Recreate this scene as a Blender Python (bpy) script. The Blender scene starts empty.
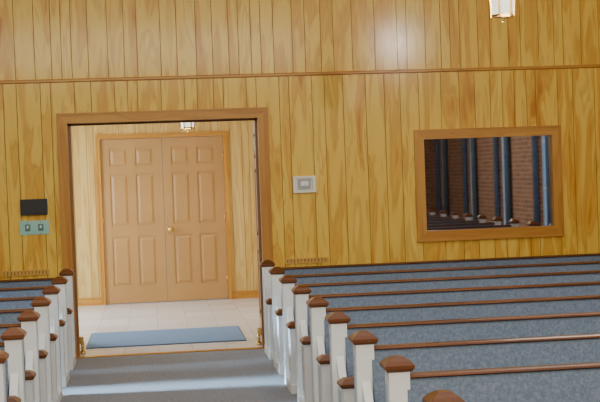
import bpy, bmesh, math, random
from mathutils import Vector, Matrix
random.seed(7)
S = bpy.context.scene
COL = S.collection

# ------------------------------------------------------------ materials
def newmat(name):
    m = bpy.data.materials.new(name); m.use_nodes = True
    nt = m.node_tree
    return m, nt, nt.nodes['Principled BSDF']

def plain(name, col, rough=0.5, metal=0.0, var=0.06, scale=8.0, coat=0.0, bump=0.0):
    m, nt, b = newmat(name)
    tc = nt.nodes.new('ShaderNodeTexCoord'); n = nt.nodes.new('ShaderNodeTexNoise')
    n.inputs['Scale'].default_value = scale; n.inputs['Detail'].default_value = 4
    r = nt.nodes.new('ShaderNodeValToRGB')
    r.color_ramp.elements[0].position = .3; r.color_ramp.elements[1].position = .7
    r.color_ramp.elements[0].color = tuple(c*(1-var) for c in col)+(1,)
    r.color_ramp.elements[1].color = tuple(min(1,c*(1+var)) for c in col)+(1,)
    nt.links.new(tc.outputs['Object'], n.inputs['Vector'])
    nt.links.new(n.outputs['Fac'], r.inputs['Fac'])
    nt.links.new(r.outputs['Color'], b.inputs['Base Color'])
    b.inputs['Roughness'].default_value = rough; b.inputs['Metallic'].default_value = metal
    b.inputs['Coat Weight'].default_value = coat
    return m

def woodmat(name, stops, stretch=(13,13,1.1), rough=0.42, coat=0.22, coatr=0.13, lines=0.35, linecol=(.30,.075,.006), attr=True, ringf=46.0, spec=.3, shift=.12):
    m, nt, b = newmat(name); L = nt.links.new
    tc = nt.nodes.new('ShaderNodeTexCoord')
    vec = tc.outputs['Object']
    at = None
    if attr:
        at = nt.nodes.new('ShaderNodeAttribute'); at.attribute_name = 'rnd'
        cmb = nt.nodes.new('ShaderNodeCombineXYZ')
        for i,k in enumerate((37.0,11.0,53.0)):
            mm = nt.nodes.new('ShaderNodeMath'); mm.operation='MULTIPLY'; mm.inputs[1].default_value=k
            L(at.outputs['Fac'], mm.inputs[0]); L(mm.outputs[0], cmb.inputs[i])
        ad = nt.nodes.new('ShaderNodeVectorMath'); ad.operation='ADD'
        L(vec, ad.inputs[0]); L(cmb.outputs[0], ad.inputs[1]); vec = ad.outputs[0]
    mp = nt.nodes.new('ShaderNodeMapping'); mp.inputs['Scale'].default_value = stretch; L(vec, mp.inputs['Vector'])
    n = nt.nodes.new('ShaderNodeTexNoise'); n.inputs['Scale'].default_value=0.55; n.inputs['Detail'].default_value=2.5
    n.inputs['Distortion'].default_value=.6; L(mp.outputs[0], n.inputs['Vector'])
    r = nt.nodes.new('ShaderNodeValToRGB'); cr = r.color_ramp
    while len(cr.elements) < len(stops): cr.elements.new(.5)
    for e,(p,c) in zip(cr.elements, stops): e.position=p; e.color=c+(1,)
    fac = n.outputs['Fac']
    if attr:
        ma = nt.nodes.new('ShaderNodeMath'); ma.operation='MULTIPLY_ADD'; ma.inputs[1].default_value=shift; ma.inputs[2].default_value=-shift/2
        L(at.outputs['Fac'], ma.inputs[0])
        m2 = nt.nodes.new('ShaderNodeMath'); m2.operation='ADD'; L(fac, m2.inputs[0]); L(ma.outputs[0], m2.inputs[1]); fac = m2.outputs[0]
    L(fac, r.inputs['Fac'])
    mu = nt.nodes.new('ShaderNodeMath'); mu.operation='MULTIPLY'; mu.inputs[1].default_value=ringf; L(n.outputs['Fac'], mu.inputs[0])
    sn = nt.nodes.new('ShaderNodeMath'); sn.operation='SINE'; L(mu.outputs[0], sn.inputs[0])
    mr = nt.nodes.new('ShaderNodeMapRange'); mr.inputs[1].default_value=.2; mr.inputs[2].default_value=1.0; mr.inputs[3].default_value=0; mr.inputs[4].default_value=lines
    L(sn.outputs[0], mr.inputs[0])
    mp2 = nt.nodes.new('ShaderNodeMapping'); mp2.inputs['Scale'].default_value=tuple(s*(9 if s>2 else 2.5) for s in stretch); L(vec, mp2.inputs['Vector'])
    n2 = nt.nodes.new('ShaderNodeTexNoise'); n2.inputs['Scale'].default_value=1; n2.inputs['Detail'].default_value=3; L(mp2.outputs[0], n2.inputs['Vector'])
    m3 = nt.nodes.new('ShaderNodeMath'); m3.operation='MULTIPLY'; L(mr.outputs[0], m3.inputs[0]); L(n2.outputs['Fac'], m3.inputs[1])
    m4 = nt.nodes.new('ShaderNodeMath'); m4.operation='MULTIPLY'; m4.inputs[1].default_value=1.6; L(m3.outputs[0], m4.inputs[0])
    mx = nt.nodes.new('ShaderNodeMixRGB'); mx.inputs[2].default_value = linecol+(1,)
    L(m4.outputs[0], mx.inputs[0]); L(r.outputs['Color'], mx.inputs[1])
    L(mx.outputs[0], b.inputs['Base Color'])
    b.inputs['Roughness'].default_value=rough; b.inputs['Coat Weight'].default_value=coat; b.inputs['Coat Roughness'].default_value=coatr
    b.inputs['Specular IOR Level'].default_value=spec
    return m

M = {}
M['panel'] = woodmat('gold_panelling', [(.27,(.56,.22,.012)),(.38,(.76,.41,.035)),(.50,(.86,.54,.062)),(.75,(.92,.64,.10))], stretch=(16,16,2.0), lines=.45, linecol=(.50,.19,.010), ringf=32, shift=.05)
M['panel_v'] = woodmat('pale_panelling', [(.25,(.54,.31,.07)),(.45,(.68,.46,.14)),(.75,(.76,.56,.22))], lines=.3, shift=.05)
M['trim'] = woodmat('oak_trim', [(.3,(.48,.20,.025)),(.7,(.62,.31,.05))], attr=False, lines=.3)
M['trimh'] = woodmat('oak_trim_horizontal', [(.3,(.48,.20,.025)),(.7,(.62,.31,.05))], stretch=(1.1,13,13), attr=False, lines=.3)
M['groove'] = plain('groove_shadow', (.20,.08,.008), .8)
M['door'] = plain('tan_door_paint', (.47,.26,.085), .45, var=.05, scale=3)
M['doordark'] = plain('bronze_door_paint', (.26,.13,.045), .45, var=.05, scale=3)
M['cap'] = woodmat('walnut_cap', [(.3,(.085,.026,.005)),(.7,(.20,.065,.014))], stretch=(2,14,14), attr=False, rough=.4, coat=.2, lines=.3, linecol=(.04,.012,.004))
M['white'] = plain('white_paint', (.88,.89,.86), .45, var=.03)
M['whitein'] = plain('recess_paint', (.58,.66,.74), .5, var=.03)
M['brass'] = plain('brass', (.75,.50,.16), .25, 1.0)
M['black'] = plain('black_plastic', (.012,.010,.010), .5)
M['steel'] = plain('green_plate', (.30,.58,.48), .4, .1)
M['switch'] = plain('switch_toggle', (.10,.20,.18), .4)
M['cream'] = plain('cream_plastic', (.88,.84,.72), .4)
M['grey'] = plain('grey_display', (.40,.42,.38), .45)
M['ceil'] = plain('ceiling_paint', (.78,.72,.58), .8)
M['vent'] = plain('brown_vent', (.66,.38,.07), .5)
M['ventd'] = plain('vent_duct', (.42,.20,.03), .7)
M['mat'] = plain('mat_fabric', (.17,.28,.46), .95, var=.2, scale=90)

def fabric(name, cols, scale):
    m, nt, b = newmat(name); L = nt.links.new
    tc = nt.nodes.new('ShaderNodeTexCoord')
    n = nt.nodes.new('ShaderNodeTexNoise'); n.inputs['Scale'].default_value=scale; n.inputs['Detail'].default_value=6; n.inputs['Roughness'].default_value=.75
    L(tc.outputs['Object'], n.inputs['Vector'])
    r = nt.nodes.new('ShaderNodeValToRGB'); cr=r.color_ramp
    while len(cr.elements)<len(cols): cr.elements.new(.5)
    for e,(p,c) in zip(cr.elements, cols): e.position=p; e.color=c+(1,)
    L(n.outputs['Fac'], r.inputs['Fac']); L(r.outputs['Color'], b.inputs['Base Color'])
    b.inputs['Roughness'].default_value=.95
    b.inputs['Sheen Weight'].default_value=.1
    return m
M['fabric'] = fabric('blue_tweed', [(.35,(.11,.145,.205)),(.5,(.155,.20,.27)),(.65,(.225,.27,.335))], 60)
M['carpet'] = fabric('carpet_pile', [(.35,(.145,.15,.165)),(.5,(.21,.215,.235)),(.65,(.29,.30,.32))], 45)

def tile():
    m, nt, b = newmat('vestibule_tile'); L=nt.links.new
    tc=nt.nodes.new('ShaderNodeTexCoord'); br=nt.nodes.new('ShaderNodeTexBrick')
    br.offset=0; br.inputs['Scale'].default_value=1; br.inputs['Brick Width'].default_value=.3; br.inputs['Row Height'].default_value=.3
    br.inputs['Mortar Size'].default_value=.005
    br.inputs['Color1'].default_value=(.78,.77,.78,1); br.inputs['Color2'].default_value=(.68,.67,.68,1); br.inputs['Mortar'].default_value=(.60,.56,.52,1)
    L(tc.outputs['Object'], br.inputs['Vector']); L(br.outputs['Color'], b.inputs['Base Color'])
    b.inputs['Roughness'].default_value=.25
    return m
M['tile']=tile()
def brick(name, axis):
    m, nt, b = newmat(name); L=nt.links.new
    tc=nt.nodes.new('ShaderNodeTexCoord'); sp=nt.nodes.new('ShaderNodeSeparateXYZ'); cb=nt.nodes.new('ShaderNodeCombineXYZ')
    L(tc.outputs['Object'], sp.inputs[0]); L(sp.outputs[axis], cb.inputs[0]); L(sp.outputs[2], cb.inputs[1])
    br=nt.nodes.new('ShaderNodeTexBrick'); br.inputs['Scale'].default_value=1; br.inputs['Brick Width'].default_value=.21; br.inputs['Row Height'].default_value=.075
    br.inputs['Mortar Size'].default_value=.006
    br.inputs['Color1'].default_value=(.50,.25,.15,1); br.inputs['Color2'].default_value=(.34,.17,.11,1); br.inputs['Mortar'].default_value=(.6,.48,.36,1)
    L(cb.outputs[0], br.inputs['Vector']); L(br.outputs['Color'], b.inputs['Base Color']); b.inputs['Roughness'].default_value=.85
    return m
M['brick_y']=brick('brick_side',1); M['brick_x']=brick('brick_front',0)
m, nt, b = newmat('reflective_dark_glass')
b.inputs['Base Color'].default_value=(.60,.60,.62,1); b.inputs['Metallic'].default_value=1; b.inputs['Roughness'].default_value=.02
M['mirror']=m
def emis(name,col,st,base=(.5,.5,.5)):
    m, nt, b = newmat(name)
    b.inputs['Base Color'].default_value=base+(1,); b.inputs['Emission Color'].default_value=col+(1,); b.inputs['Emission Strength'].default_value=st
    b.inputs['Roughness'].default_value=.3
    return m
M['lampglass']=emis('lit_frosted_glass',(1,.93,.75),1.3,(.8,.8,.7))
M['bluepane']=emis('blue_window_glass',(.28,.50,.80),.6,(.1,.17,.28))
M['drape']=plain('blue_drape',(.12,.18,.27),.9,var=.2,scale=6)
M['daypane']=emis('daylit_glass',(.7,.85,1),2.5,(.6,.7,.8))

# ------------------------------------------------------------ mesh builder
class MB:
    def __init__(s, name):
        s.name=name; s.bm=bmesh.new(); s.mats=[]; s.lay=s.bm.faces.layers.float.new('rnd')
    def mi(s,k):
        if k not in s.mats: s.mats.append(k)
        return s.mats.index(k)
    def faces(s, vs, fs, k, rnd=0.5, smooth=False):
        v=[s.bm.verts.new(p) for p in vs]; i=s.mi(k)
        for f in fs:
            F=s.bm.faces.new([v[a] for a in f]); F.material_index=i; F[s.lay]=rnd; F.smooth=smooth
    def hexa(s, b, t, k, rnd=.5):
        s.faces(list(b)+list(t), [(3,2,1,0),(4,5,6,7),(0,1,5,4),(1,2,6,5),(2,3,7,6),(3,0,4,7)], k, rnd)
    def box(s, x0,x1,y0,y1,z0,z1,k,rnd=.5):
        s.hexa([(x0,y0,z0),(x1,y0,z0),(x1,y1,z0),(x0,y1,z0)],[(x0,y0,z1),(x1,y0,z1),(x1,y1,z1),(x0,y1,z1)],k,rnd)
    def frus(s, cx,cy,z0,z1,a0,b0,a1,b1,k):
        s.hexa([(cx-a0,cy-b0,z0),(cx+a0,cy-b0,z0),(cx+a0,cy+b0,z0),(cx-a0,cy+b0,z0)],
               [(cx-a1,cy-b1,z1),(cx+a1,cy-b1,z1),(cx+a1,cy+b1,z1),(cx-a1,cy+b1,z1)],k)
    def extr(s, prof, x0,x1,k,smooth=False):
        n=len(prof); vs=[(x0,y,z) for y,z in prof]+[(x1,y,z) for y,z in prof]
        fs=[tuple(range(n))[::-1], tuple(range(n,2*n))]+[(i,(i+1)%n,n+(i+1)%n,n+i) for i in range(n)]
        s.faces(vs,fs,k)
    def rev(s, prof, c, k, n=20, axis='Z'):
        vs=[];fs=[]
        for r,z in prof:
            for i in range(n):
                a=2*math.pi*i/n
                p=(r*math.cos(a),r*math.sin(a),z)
                if axis=='Y': p=(p[0],p[2],p[1])
                if axis=='X': p=(p[2],p[0],p[1])
                vs.append((c[0]+p[0],c[1]+p[1],c[2]+p[2]))
        for j in range(len(prof)-1):
            for i in range(n):
                fs.append((j*n+i,j*n+(i+1)%n,(j+1)*n+(i+1)%n,(j+1)*n+i))
        fs.append(tuple(range(n))[::-1]); fs.append(tuple(range((len(prof)-1)*n,len(prof)*n)))
        s.faces(vs,fs,k,smooth=n>8)
    def tor(s, c, R, r, k, plane='XZ', sz=1.0, n=12, m=6):
        vs=[];fs=[]
        for i in range(n):
            a=2*math.pi*i/n
            for j in range(m):
                q=2*math.pi*j/m; d=R+r*math.cos(q); u=d*math.cos(a); v=d*math.sin(a)*sz; w=r*math.sin(q)
                p={'XZ':(u,w,v),'YZ':(w,u,v),'XY':(u,v,w)}[plane]
                vs.append((c[0]+p[0],c[1]+p[1],c[2]+p[2]))
        for i in range(n):
            for j in range(m):
                fs.append((i*m+j,((i+1)%n)*m+j,((i+1)%n)*m+(j+1)%m,i*m+(j+1)%m))
        s.faces(vs,fs,k,smooth=True)
    def done(s, loc=(0,0,0), bevel=0.0):
        bmesh.ops.recalc_face_normals(s.bm, faces=s.bm.faces)
        me=bpy.data.meshes.new(s.name); s.bm.to_mesh(me); s.bm.free()
        for k in s.mats: me.materials.append(M[k])
        o=bpy.data.objects.new(s.name,me); COL.objects.link(o); o.location=loc
        if bevel:
            bv=o.modifiers.new('bevel','BEVEL'); bv.width=bevel; bv.segments=2; bv.limit_method='ANGLE'
        return o

# ------------------------------------------------------------ room numbers
YW=11.0; TH=.16; XS=6.2; YF=-6.0; ZC=4.2
OL,OR,OT = -.70,.93,2.005
WL,WR,WB,WT = 2.385,3.545,.96,1.768
YV=15.4; VL,VR,VZ=-2.3,1.9,2.5
DL,DR,DT=-.605,.870,1.985

def boards(mb, x0,x1,z0,z1,yf,depth,holes,k):
    xs=[x0]
    while xs[-1]<x1-.08:
        xs.append(min(x1, xs[-1]+random.choice([.085,.11,.14,.165,.2])))
    xs[-1]=x1
    g=.0026
    for a,b in zip(xs[:-1],xs[1:]):
        rnd=random.random()
        pts=sorted({a+g,b-g}|{h for H in holes for h in H[:2] if a+g<h<b-g})
        for p,q in zip(pts[:-1],pts[1:]):
            mid=(p+q)/2; zs=[(z0,z1)]
            for H in holes:
                if H[0]<mid<H[1]:
                    new=[]
                    for u,v in zs:
                        if H[2]>u: new.append((u,min(v,H[2])))
                        if H[3]<v: new.append((max(u,H[3]),v))
                    zs=[(u,v) for u,v in new if v-u>.002]
            for u,v in zs: mb.box(p,q,yf,yf+depth,u,v,k,rnd)
def backing(mb,x0,x1,y0,y1,z0,z1,holes,k):
    xs=sorted({x0,x1}|{h for H in holes for h in H[:2]})
    for p,q in zip(xs[:-1],xs[1:]):
        mid=(p+q)/2; zs=[(z0,z1)]
        for H in holes:
            if H[0]<mid<H[1]:
                new=[]
                for u,v in zs:
                    if H[2]>u: new.append((u,min(v,H[2])))
                    if H[3]<v: new.append((max(u,H[3]),v))
                zs=[(u,v) for u,v in new if v-u>.002]
        for u,v in zs: mb.box(p,q,y0,y1,u,v,k)

holes=[(OL-.03,OR+.03,-.1,OT+.03),(WL-.02,WR+.02,WB-.02,WT+.02)]
w=MB('wall_back')
boards(w,-XS,XS,0,2.355,YW,.009,holes,'panel')
boards(w,-XS,XS,2.355,ZC,YW,.009,holes,'panel')
backing(w,-XS,XS,YW+.009,YW+TH,0,ZC,holes,'groove')
w.done()

vh=[(DL-.02,DR+.02,-.1,DT+.02)]
w=MB('wall_vestibule_back')
boards(w,VL,VR,0,VZ,YV,.009,vh,'panel_v')
backing(w,VL,VR,YV+.009,YV+.14,0,VZ,vh,'ventd')
w.done()
w=MB('wall_vestibule_left')
w.box(VL-.1,VL,YW+TH,13.0,0,VZ,'panel_v'); w.box(VL-.1,VL,14.6,YV+.14,0,VZ,'panel_v'); w.box(VL-.1,VL,13.0,14.6,2.1,VZ,'panel_v')
w.done()
w=MB('wall_vestibule_right'); w.box(VR,VR+.1,YW+TH,YV+.14,0,VZ,'panel_v'); w.done()
w=MB('ceiling_vestibule'); w.box(VL-.1,VR+.1,YW+TH,YV+.14,VZ,VZ+.1,'ceil'); w.done()
w=MB('floor_vestibule'); w.box(VL-.1,VR+.1,YW,YV+.14,-.1,0,'tile'); w.done()
w=MB('floor'); w.box(-XS-.2,XS+.2,YF-.2,YW,-.1,0,'carpet'); w.done()
w=MB('ceiling'); w.box(-XS-.2,XS+.2,YF-.2,YW+TH,ZC,ZC+.1,'ceil'); w.done()
w=MB('wall_front'); w.box(-XS,XS,YF-.2,YF,0,ZC,'brick_x'); w.done()

d=MB('door_glazed_side')  # assumed door out of view; its panes glow as vestibule daylight
for a,b in ((13.0,13.8),(13.8,14.6)):
    d.box(VL-.07,VL-.03,a+.01,a+.10,.01,2.09,'door'); d.box(VL-.07,VL-.03,b-.10,b-.01,.01,2.09,'door')
    d.box(VL-.07,VL-.03,a+.10,b-.10,.01,.25,'door'); d.box(VL-.07,VL-.03,a+.10,b-.10,1.98,2.09,'door')
    d.box(VL-.055,VL-.045,a+.10,b-.10,.25,1.98,'daypane')
d.done()

WY=[-4.6,-2.2,.1,2.45,4.8,7.1]; ww=.27
for side,sx in (('right',1),('left',-1)):
    w=MB('wall_'+side)
    ys=[YF-.2]
    for c in WY: ys += [c-ww,c+ww]
    ys.append(YW+TH)
    xa,xb=(XS,XS+.2) if sx>0 else (-XS-.2,-XS)
    for i in range(0,len(ys),2): w.box(xa,xb,ys[i],ys[i+1],0,ZC,'brick_y')
    for c in WY:
        w.box(xa,xb,c-ww,c+ww,0,.3,'brick_y'); w.box(xa,xb,c-ww,c+ww,3.3,ZC,'brick_y')
    w.done()
    for i,c in enumerate(WY):
        q=MB('window_%d'%(i+1+(6 if sx<0 else 0)))
        xm=sx*(XS+.06)
        q.box(xm-.02,xm+.02,c-ww,c-ww+.05,.3,3.3,'white'); q.box(xm-.02,xm+.02,c+ww-.05,c+ww,.3,3.3,'white')
        q.box(xm-.02,xm+.02,c-ww+.05,c+ww-.05,.3,.36,'white'); q.box(xm-.02,xm+.02,c-ww+.05,c+ww-.05,3.24,3.3,'white')
        for z in (1.1,1.85,2.6): q.box(xm-.018,xm+.018,c-ww+.05,c+ww-.05,z-.015,z+.015,'white')
        q.box(xm-.005,xm+.005,c-ww+.05,c+ww-.05,.36,3.24,'bluepane')
        q.done()
        q=MB('drape')
        for yc,wd in ((c+ww+.02,.18),(c-ww-.14,.12)):
            nn=int(wd/.06+.5)
            for j in range(nn):
                q.rev([(.034,.12),(.032,1.8),(.028,3.38)],(sx*(XS-.055),yc+.03+j*.06,0),'drape',10)
        q.rev([(.012,c-ww-.25),(.012,c+ww+.35)],(sx*(XS-.055),0,3.40),'brass',10,'Y')
        q.done()

# ------------------------------------------------------------ trims
t=MB('trim_rail')
t.extr([(YW,2.355),(YW-.012,2.357),(YW-.02,2.363),(YW-.02,2.376),(YW-.010,2.384),(YW,2.386)],-XS,XS,'trimh'); t.done()

def casing(name,x0,x1,z0,z1,wd,y,thick,bottom=True,kv='trim',kh='trimh',wb=None):
    t=MB(name); X0,X1,Z1=x0-wd,x1+wd,z1+wd; wb=wb or wd; Z0=z0-wb if bottom else z0
    def bar(p,k):
        t.hexa([(a,y,b) for a,b in p],[(a,y-thick,b) for a,b in p],k)
    bar([(X0,Z0),(x0,z0),(x0,z1),(X0,Z1)],kv); bar([(X1,Z0),(x1,z0),(x1,z1),(X1,Z1)],kv)
    bar([(X0,Z1),(x0,z1),(x1,z1),(X1,Z1)],kh)
    if bottom: bar([(X0,Z0),(x0,z0),(x1,z0),(X1,Z0)],kh)
    e=.014
    t.box(X0,X0+e,y-thick-.008,y-thick,Z0,Z1,kv); t.box(X1-e,X1,y-thick-.008,y-thick,Z0,Z1,kv); t.box(X0+e,X1-e,y-thick-.008,y-thick,Z1-e,Z1,kh)
    if bottom: t.box(X0+e,X1-e,y-thick-.008,y-thick,Z0,Z0+e,kh)
    return t
t=casing('trim_doorway',OL,OR,0,OT,.088,YW,.02,bottom=False)
t.box(OL-.03,OL,YW,YW+TH,0,OT+.03,'trim'); t.box(OR,OR+.03,YW,YW+TH,0,OT+.03,'trim'); t.box(OL,OR,YW,YW+TH,OT,OT+.03,'trimh')
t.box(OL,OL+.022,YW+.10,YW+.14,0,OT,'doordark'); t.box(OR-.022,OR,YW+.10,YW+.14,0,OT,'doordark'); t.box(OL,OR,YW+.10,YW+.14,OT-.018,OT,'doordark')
t.done()
t=casing('window_observation',WL,WR,WB,WT,.085,YW,.022,wb=.095)
t.box(WL-.02,WL,YW,YW+.05,WB-.02,WT+.02,'trim'); t.box(WR,WR+.02,YW,YW+.05,WB-.02,WT+.02,'trim')
t.box(WL,WR,YW,YW+.05,WT,WT+.02,'trimh'); t.box(WL,WR,YW,YW+.05,WB-.02,WB,'trimh')
t.box(WL,WR,YW+.03,YW+.04,WB,WT,'mirror')
t.done()
t=MB('baseboard_back')
t.box(-XS,OL-.088,YW-.015,YW,0,.1,'trimh'); t.box(OR+.088,XS,YW-.015,YW,0,.1,'trimh'); t.done()
t=MB('baseboard_vestibule')
t.box(VL,DL-.055,YV-.015,YV,0,.09,'trimh'); t.box(DR+.055,VR,YV-.015,YV,0,.09,'trimh'); t.done()
t=casing('trim_vestibule_door',DL,DR,0,DT,.052,YV,.018,bottom=False)
t.box(DL-.02,DL,YV,YV+.1,0,DT+.02,'trim'); t.box(DR,DR+.02,YV,YV+.1,0,DT+.02,'trim'); t.box(DL,DR,YV,YV+.1,DT,DT+.02,'trimh'); t.done()
t=MB('trim_threshold'); t.extr([(YW-.03,0),(YW-.02,.008),(YW+.03,.008),(YW+.04,0)],OL,OR,'brass'); t.done()

# ------------------------------------------------------------ six-panel doors
def leaf(mb,x0,x1,z0,z1,y,K='door'):
    mb.box(x0,x1,y+.012,y+.04,z0,z1,K)
    W=x1-x0; st=.10; mid=.085
    cols=[(x0+st,x0+W/2-mid/2),(x0+W/2+mid/2,x1-st)]
    rows=[(z0+.20,z0+.80),(z0+.93,z0+1.55),(z0+1.65,z1-.11)]
    mb.box(x0,x0+st,y,y+.012,z0,z1,K); mb.box(x1-st,x1,y,y+.012,z0,z1,K)
    zz=[z0]+[v for r in rows for v in r]+[z1]
    for i in range(0,len(zz),2): mb.box(x0+st,x1-st,y,y+.012,zz[i],zz[i+1],K)
    for a,b in rows:
        mb.box(x0+W/2-mid/2,x0+W/2+mid/2,y,y+.012,a,b,K)
        for c,d in cols:
            o,i=.018,.045
            mb.hexa([(c+o,y+.012,a+o),(d-o,y+.012,a+o),(d-o,y+.012,b-o),(c+o,y+.012,b-o)],
                    [(c+i,y+.002,a+i),(d-i,y+.002,a+i),(d-i,y+.002,b-i),(c+i,y+.002,b-i)],K)
def knob(mb,x,y,z):
    mb.rev([(.036,0),(.036,-.006),(.014,-.010),(.014,-.035),(.028,-.04),(.038,-.055),(.032,-.07),(.010,-.078)],(x,y,z),'brass',20,'Y')
xm=(DL+DR)/2
d=MB('door_1'); leaf(d,DL+.003,xm-.003,.008,DT-.004,YV+.012); 
for z in (.25,1.0,1.75): d.rev([(.008,-.045),(.008,.045)],(DL+.008,YV+.008,z),'brass',10)
d.done()
d=MB('door_2'); leaf(d,xm+.003,DR-.003,.008,DT-.004,YV+.012); knob(d,xm+.065,YV+.012,.875)
for z in (.25,1.0,1.75): d.rev([(.008,-.045),(.008,.045)],(DR-.008,YV+.008,z),'brass',10)
d.done()
for i,(xh,sg) in enumerate(((OL,1),(OR,-1))):
    d=MB('door_%d'%(i+3))
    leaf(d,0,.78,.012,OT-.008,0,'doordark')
    d.box(.10,.68,-.004,0,.04,.20,'brass')
    d.box(.03,.08,-.06,0,.09,.15,'brass'); d.rev([(.014,.006),(.014,.10)],(.055,-.05,.006),'brass',10); d.rev([(.024,.0),(.024,.025)],(.055,-.05,.0),'brass',12)
    o=d.done()
    a=math.radians(1.6); ca,sa=math.cos(a),math.sin(a)
    if sg>0:
        o.matrix_world = Matrix(((-sa,-ca,0,xh-.006),(ca,-sa,0,YW+TH+.01),(0,0,1,0),(0,0,0,1)))
    else:
        o.matrix_world = Matrix(((sa,ca,0,xh+.006),(ca,-sa,0,YW+TH+.01),(0,0,1,0),(0,0,0,1)))

m=MB('door_mat'); m.box(-.64,.79,11.55,12.62,0,.010,'mat'); m.box(-.65,.80,11.54,12.63,0,.005,'black'); m.done()

# ------------------------------------------------------------ wall fittings
t=MB('thermostat_cover')
x,z=1.315,1.412; a,b=.10,.072
t.box(x-a,x+a,YW-.012,YW,z-b,z+b,'cream')
for p in ((x-a,x-a+.03,z-b,z+b),(x+a-.03,x+a,z-b,z+b),(x-a+.03,x+a-.03,z+b-.02,z+b),(x-a+.03,x+a-.03,z-b,z-b+.02)):
    t.box(p[0],p[1],YW-.035,YW-.012,p[2],p[3],'cream')
t.box(x-.055,x+.055,YW-.03,YW-.012,z-.042,z+.042,'grey'); t.box(x-.035,x+.035,YW-.033,YW-.03,z-.012,z+.028,'white')
t.done(bevel=.003)
t=MB('wall_display_box'); x,z=-1.005,1.306
t.box(x-.112,x+.112,YW-.035,YW,z-.067,z+.067,'black'); t.box(x-.10,x+.10,YW-.038,YW-.035,z-.055,z+.055,'black')
t.box(x-.02,x+.03,YW-.040,YW-.038,z-.01,z+.012,'black'); t.done(bevel=.004)
t=MB('light_switch_plate'); x,z=-1.01,1.13
t.box(x-.123,x+.123,YW-.008,YW,z-.06,z+.06,'steel')
for dx in (-.055,.055):
    t.box(x+dx-.022,x+dx+.022,YW-.011,YW-.008,z-.03,z+.03,'switch'); t.box(x+dx-.007,x+dx+.007,YW-.026,YW-.011,z-.004,z+.018,'cream')
    for dz in (-.048,.048): t.rev([(.005,-.011),(.005,-.008)],(x+dx,YW,z+dz),'brass',8,'Y')
t.done(bevel=.002)
for (xa,xb) in ((-1.30,-.90),(1.12,1.50)):
    t=MB('wall_vent')
    t.box(xa,xb,YW-.006,YW,.725,.770,'ventd')
    t.box(xa,xb,YW-.02,YW-.006,.762,.770,'vent'); t.box(xa,xb,YW-.02,YW-.006,.725,.733,'vent')
    n=int((xb-xa)/.03)
    for i in range(n+1): 
        u=xa+(xb-xa-.018)*i/n; t.box(u,u+.018,YW-.018,YW-.006,.733,.762,'vent')
    t.done()

# ------------------------------------------------------------ pews
def build_pew(name,L):
    p=MB(name)
    pr=[(-.085,.40),(-.115,.43),(-.10,.52),(-.066,.64),(-.050,.69),(-.030,.702),(-.005,.702),(-.002,.66),(-.045,.40)]
    p.extr(pr,.03,L-.03,'fabric')
    p.extr([(-.002,.67),(-.045,.32),(-.033,.32),(.010,.67)],.03,L-.03,'fabric')
    p.extr([(-.048,.702),(-.053,.706),(-.048,.713),(-.036,.717),(.0,.717),(.012,.713),(.016,.706),(.012,.702)],.02,L-.02,'cap')
    p.extr([(-.50,.355),(-.515,.375),(-.515,.41),(-.495,.432),(-.45,.44),(-.10,.425),(-.05,.42),(-.05,.355)],.03,L-.03,'fabric')
    p.extr([(-.49,.335),(-.49,.355),(-.04,.355),(-.04,.335)],.03,L-.03,'cap')
    for f in (.33,.66):
        p.box(L*f-.02,L*f+.02,-.42,-.06,0,.335,'cap')
    for c in (0.0,L):
        p.box(c-.042,c+.042,-.060,.030,0,.735,'white')
        p.frus(c,-.015,.732,.744,.050,.053,.058,.061,'cap')
        p.frus(c,-.015,.744,.757,.060,.063,.060,.063,'cap')
        p.frus(c,-.015,.757,.772,.060,.063,.046,.049,'cap')
        p.frus(c,-.015,.772,.788,.046,.049,.020,.022,'cap')
        p.box(c-.038,c+.038,-.40,-.32,0,.455,'white')
        p.frus(c,-.36,.448,.458,.046,.048,.053,.058,'cap')
        p.frus(c,-.36,.458,.470,.055,.060,.055,.060,'cap')
        p.frus(c,-.36,.470,.494,.055,.060,.026,.030,'cap')
        p.box(c-.018,c+.018,-.32,-.06,.03,.45,'white')
        p.hexa([(c-.02,-.06,.45),(c+.02,-.06,.45),(c+.02,-.32,.45),(c-.02,-.32,.45)],
               [(c-.02,-.06,.56),(c+.02,-.06,.56),(c+.02,-.14,.46),(c-.02,-.14,.46)],'white')
        p.box(c-.045,c+.045,-.42,.04,0,.06,'white')
        for sg in (-1,1):
            xo=c+sg*.018; xi=xo+sg*.004
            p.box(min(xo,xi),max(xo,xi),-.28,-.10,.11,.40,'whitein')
            xo=c+sg*.042; xi=xo+sg*.003
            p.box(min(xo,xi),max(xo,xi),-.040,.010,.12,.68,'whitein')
    return p
XR0,XR1=.943,4.7; XL0,XL1=-.735,-4.7
pr=build_pew('pew',XR1-XR0).done(); me_r=pr.data
pl=build_pew('pew',abs(XL1-XL0)).done(); me_l=pl.data
Ys=[10.74-.82*k for k in range(13)]
pr.location=(XR0,Ys[0],0)
pl.location=(XL1,Ys[0],0)
for k,y in enumerate(Ys[1:]):
    o=bpy.data.objects.new('pew',me_r); COL.objects.link(o); o.location=(XR0,y,0)
    o=bpy.data.objects.new('pew',me_l); COL.objects.link(o); o.location=(XL1,y,0)

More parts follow.
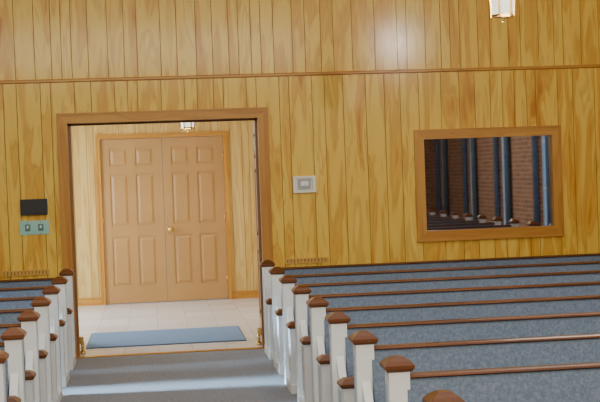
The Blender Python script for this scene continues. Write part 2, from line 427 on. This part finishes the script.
# ------------------------------------------------------------ lanterns
def lantern(loc, ztop, sc=1.0, power=30):
    p=MB('pendant_lantern'); r=.085*sc; h=.20*sc
    p.rev([(r*.78,-h/2+.012),(r*.95,h/2-.01)],(0,0,0),'lampglass',6)
    for i in range(6):
        a=math.pi/3*i; c,s_=math.cos(a),math.sin(a)
        r0,r1=r*.84,r*1.02; e=.006
        p.hexa([(r0*c-e,r0*s_-e,-h/2),(r0*c+e,r0*s_-e,-h/2),(r0*c+e,r0*s_+e,-h/2),(r0*c-e,r0*s_+e,-h/2)],
               [(r1*c-e,r1*s_-e,h/2),(r1*c+e,r1*s_-e,h/2),(r1*c+e,r1*s_+e,h/2),(r1*c-e,r1*s_+e,h/2)],'brass')
    p.rev([(r*.8,-h/2),(r*.92,-h/2+.006),(r*.92,-h/2+.018),(r*.8,-h/2+.018)],(0,0,0),'brass',6)
    p.rev([(.006,-h/2-.03),(.012,-h/2-.022),(.008,-h/2-.012),(r*.6,-h/2)],(0,0,0),'brass',16)
    p.rev([(r*1.08,h/2-.008),(r*1.12,h/2+.004),(r*.7,h/2+.035),(r*.3,h/2+.06),(.012,h/2+.09),(.010,h/2+.11)],(0,0,0),'brass',6)
    z=h/2+.12; i=0; top=ztop-loc[2]
    while z<top-.03:
        p.tor((0,0,z),.012,.003,'brass','XZ' if i%2 else 'YZ',1.5); z+=.03; i+=1
    p.rev([(.02,top-.03),(.05,top-.015),(.055,top)],(0,0,0),'brass',20)
    o=p.done(loc)
    l=bpy.data.lights.new('bulb','POINT'); l.energy=power; l.color=(1,.85,.62); l.shadow_soft_size=.12
    lo=bpy.data.objects.new('bulb',l); COL.objects.link(lo); lo.parent=o; lo.location=(0,0,-.25)
    return o
lantern((2.28,8.0,2.575),ZC,1.0,6)
lantern((-2.28,8.0,2.575),ZC,1.0,6)
lantern((2.28,2.5,2.575),ZC,1.0,6)
lantern((-2.28,2.5,2.575),ZC,1.0,6)
lantern((.385,13.2,2.10),VZ,1.0,6)

# ------------------------------------------------------------ lights
def area(name,loc,target,sx,sy,power,col,spread=None):
    l=bpy.data.lights.new(name,'AREA'); l.shape='RECTANGLE'; l.size=sx; l.size_y=sy; l.energy=power; l.color=col
    if spread: l.spread=math.radians(spread)
    o=bpy.data.objects.new(name,l); COL.objects.link(o); o.location=loc
    d=Vector(target)-Vector(loc); o.rotation_euler=d.to_track_quat('-Z','Y').to_euler(); return o
area('ceiling_light',(0,5.0,4.15),(0,5.0,0),7,7,185,(.95,.96,1))  # added broad overhead light, no fixture modelled
area('chancel_light',(0,-2.0,3.9),(0.8,11,2.6),6,.8,380,(1,.91,.72))  # added to light the panelled wall, has no fixture
area('rear_ceiling_light',(3.6,9.0,4.1),(5.2,1.0,.5),1.5,.6,60,(1,.93,.85))  # added fill without a fixture, brightens pews and brick mirrored in the observation window
f=MB('ceiling_spotlight'); f.box(5.05-.2,5.05+.2,-4.1,-3.7,3.8,ZC,'white'); f.done()  # assumed fixture out of view, made to house the spot lamp
area('spot_lamp',(5.05,-3.68,4.0),(2.2,11,2.65),.26,.32,26,(1,.90,.82),60)  # assumed source of the soft glow on the panelled wall
area('vestibule_daylight',(VL+.02,13.8,1.2),(1,13.2,.3),1.5,1.8,140,(.80,.90,1))  # assumed daylight from the vestibule's unseen left side
area('vestibule_ceiling_light',(0,13.2,VZ-.02),(0,13.2,0),1.6,1.6,26,(1,.95,.88))  # added overhead light in the vestibule, not from the lantern
area('side_door_daylight',(-6.1,9.33,1.02),(0,9.33,.05),1.2,.35,46,(.45,.72,1),12)  # assumed source for the light bands across the aisle

W=bpy.data.worlds.new('world'); S.world=W; W.use_nodes=True
W.node_tree.nodes['Background'].inputs[0].default_value=(.5,.6,.75,1); W.node_tree.nodes['Background'].inputs[1].default_value=.3

# ------------------------------------------------------------ camera
cd=bpy.data.cameras.new('camera'); cam=bpy.data.objects.new('camera',cd); COL.objects.link(cam); S.camera=cam
cd.sensor_width=23.6; cd.sensor_fit='HORIZONTAL'; cd.lens=1271/600*23.6; cd.clip_start=.05
psi=math.radians(6.6); th=math.radians(1.456); r=.036
fw=Vector((math.sin(psi)*math.cos(th),math.cos(psi)*math.cos(th),-math.sin(th)))
r0=Vector((math.cos(psi),-math.sin(psi),0)); u0=r0.cross(fw)
R=r0*math.cos(r)-u0*math.sin(r); U=r0*math.sin(r)+u0*math.cos(r)
mw=Matrix((( R.x,U.x,-fw.x,0),(R.y,U.y,-fw.y,0),(R.z,U.z,-fw.z,1.55),(0,0,0,1)))
cam.matrix_world=mw
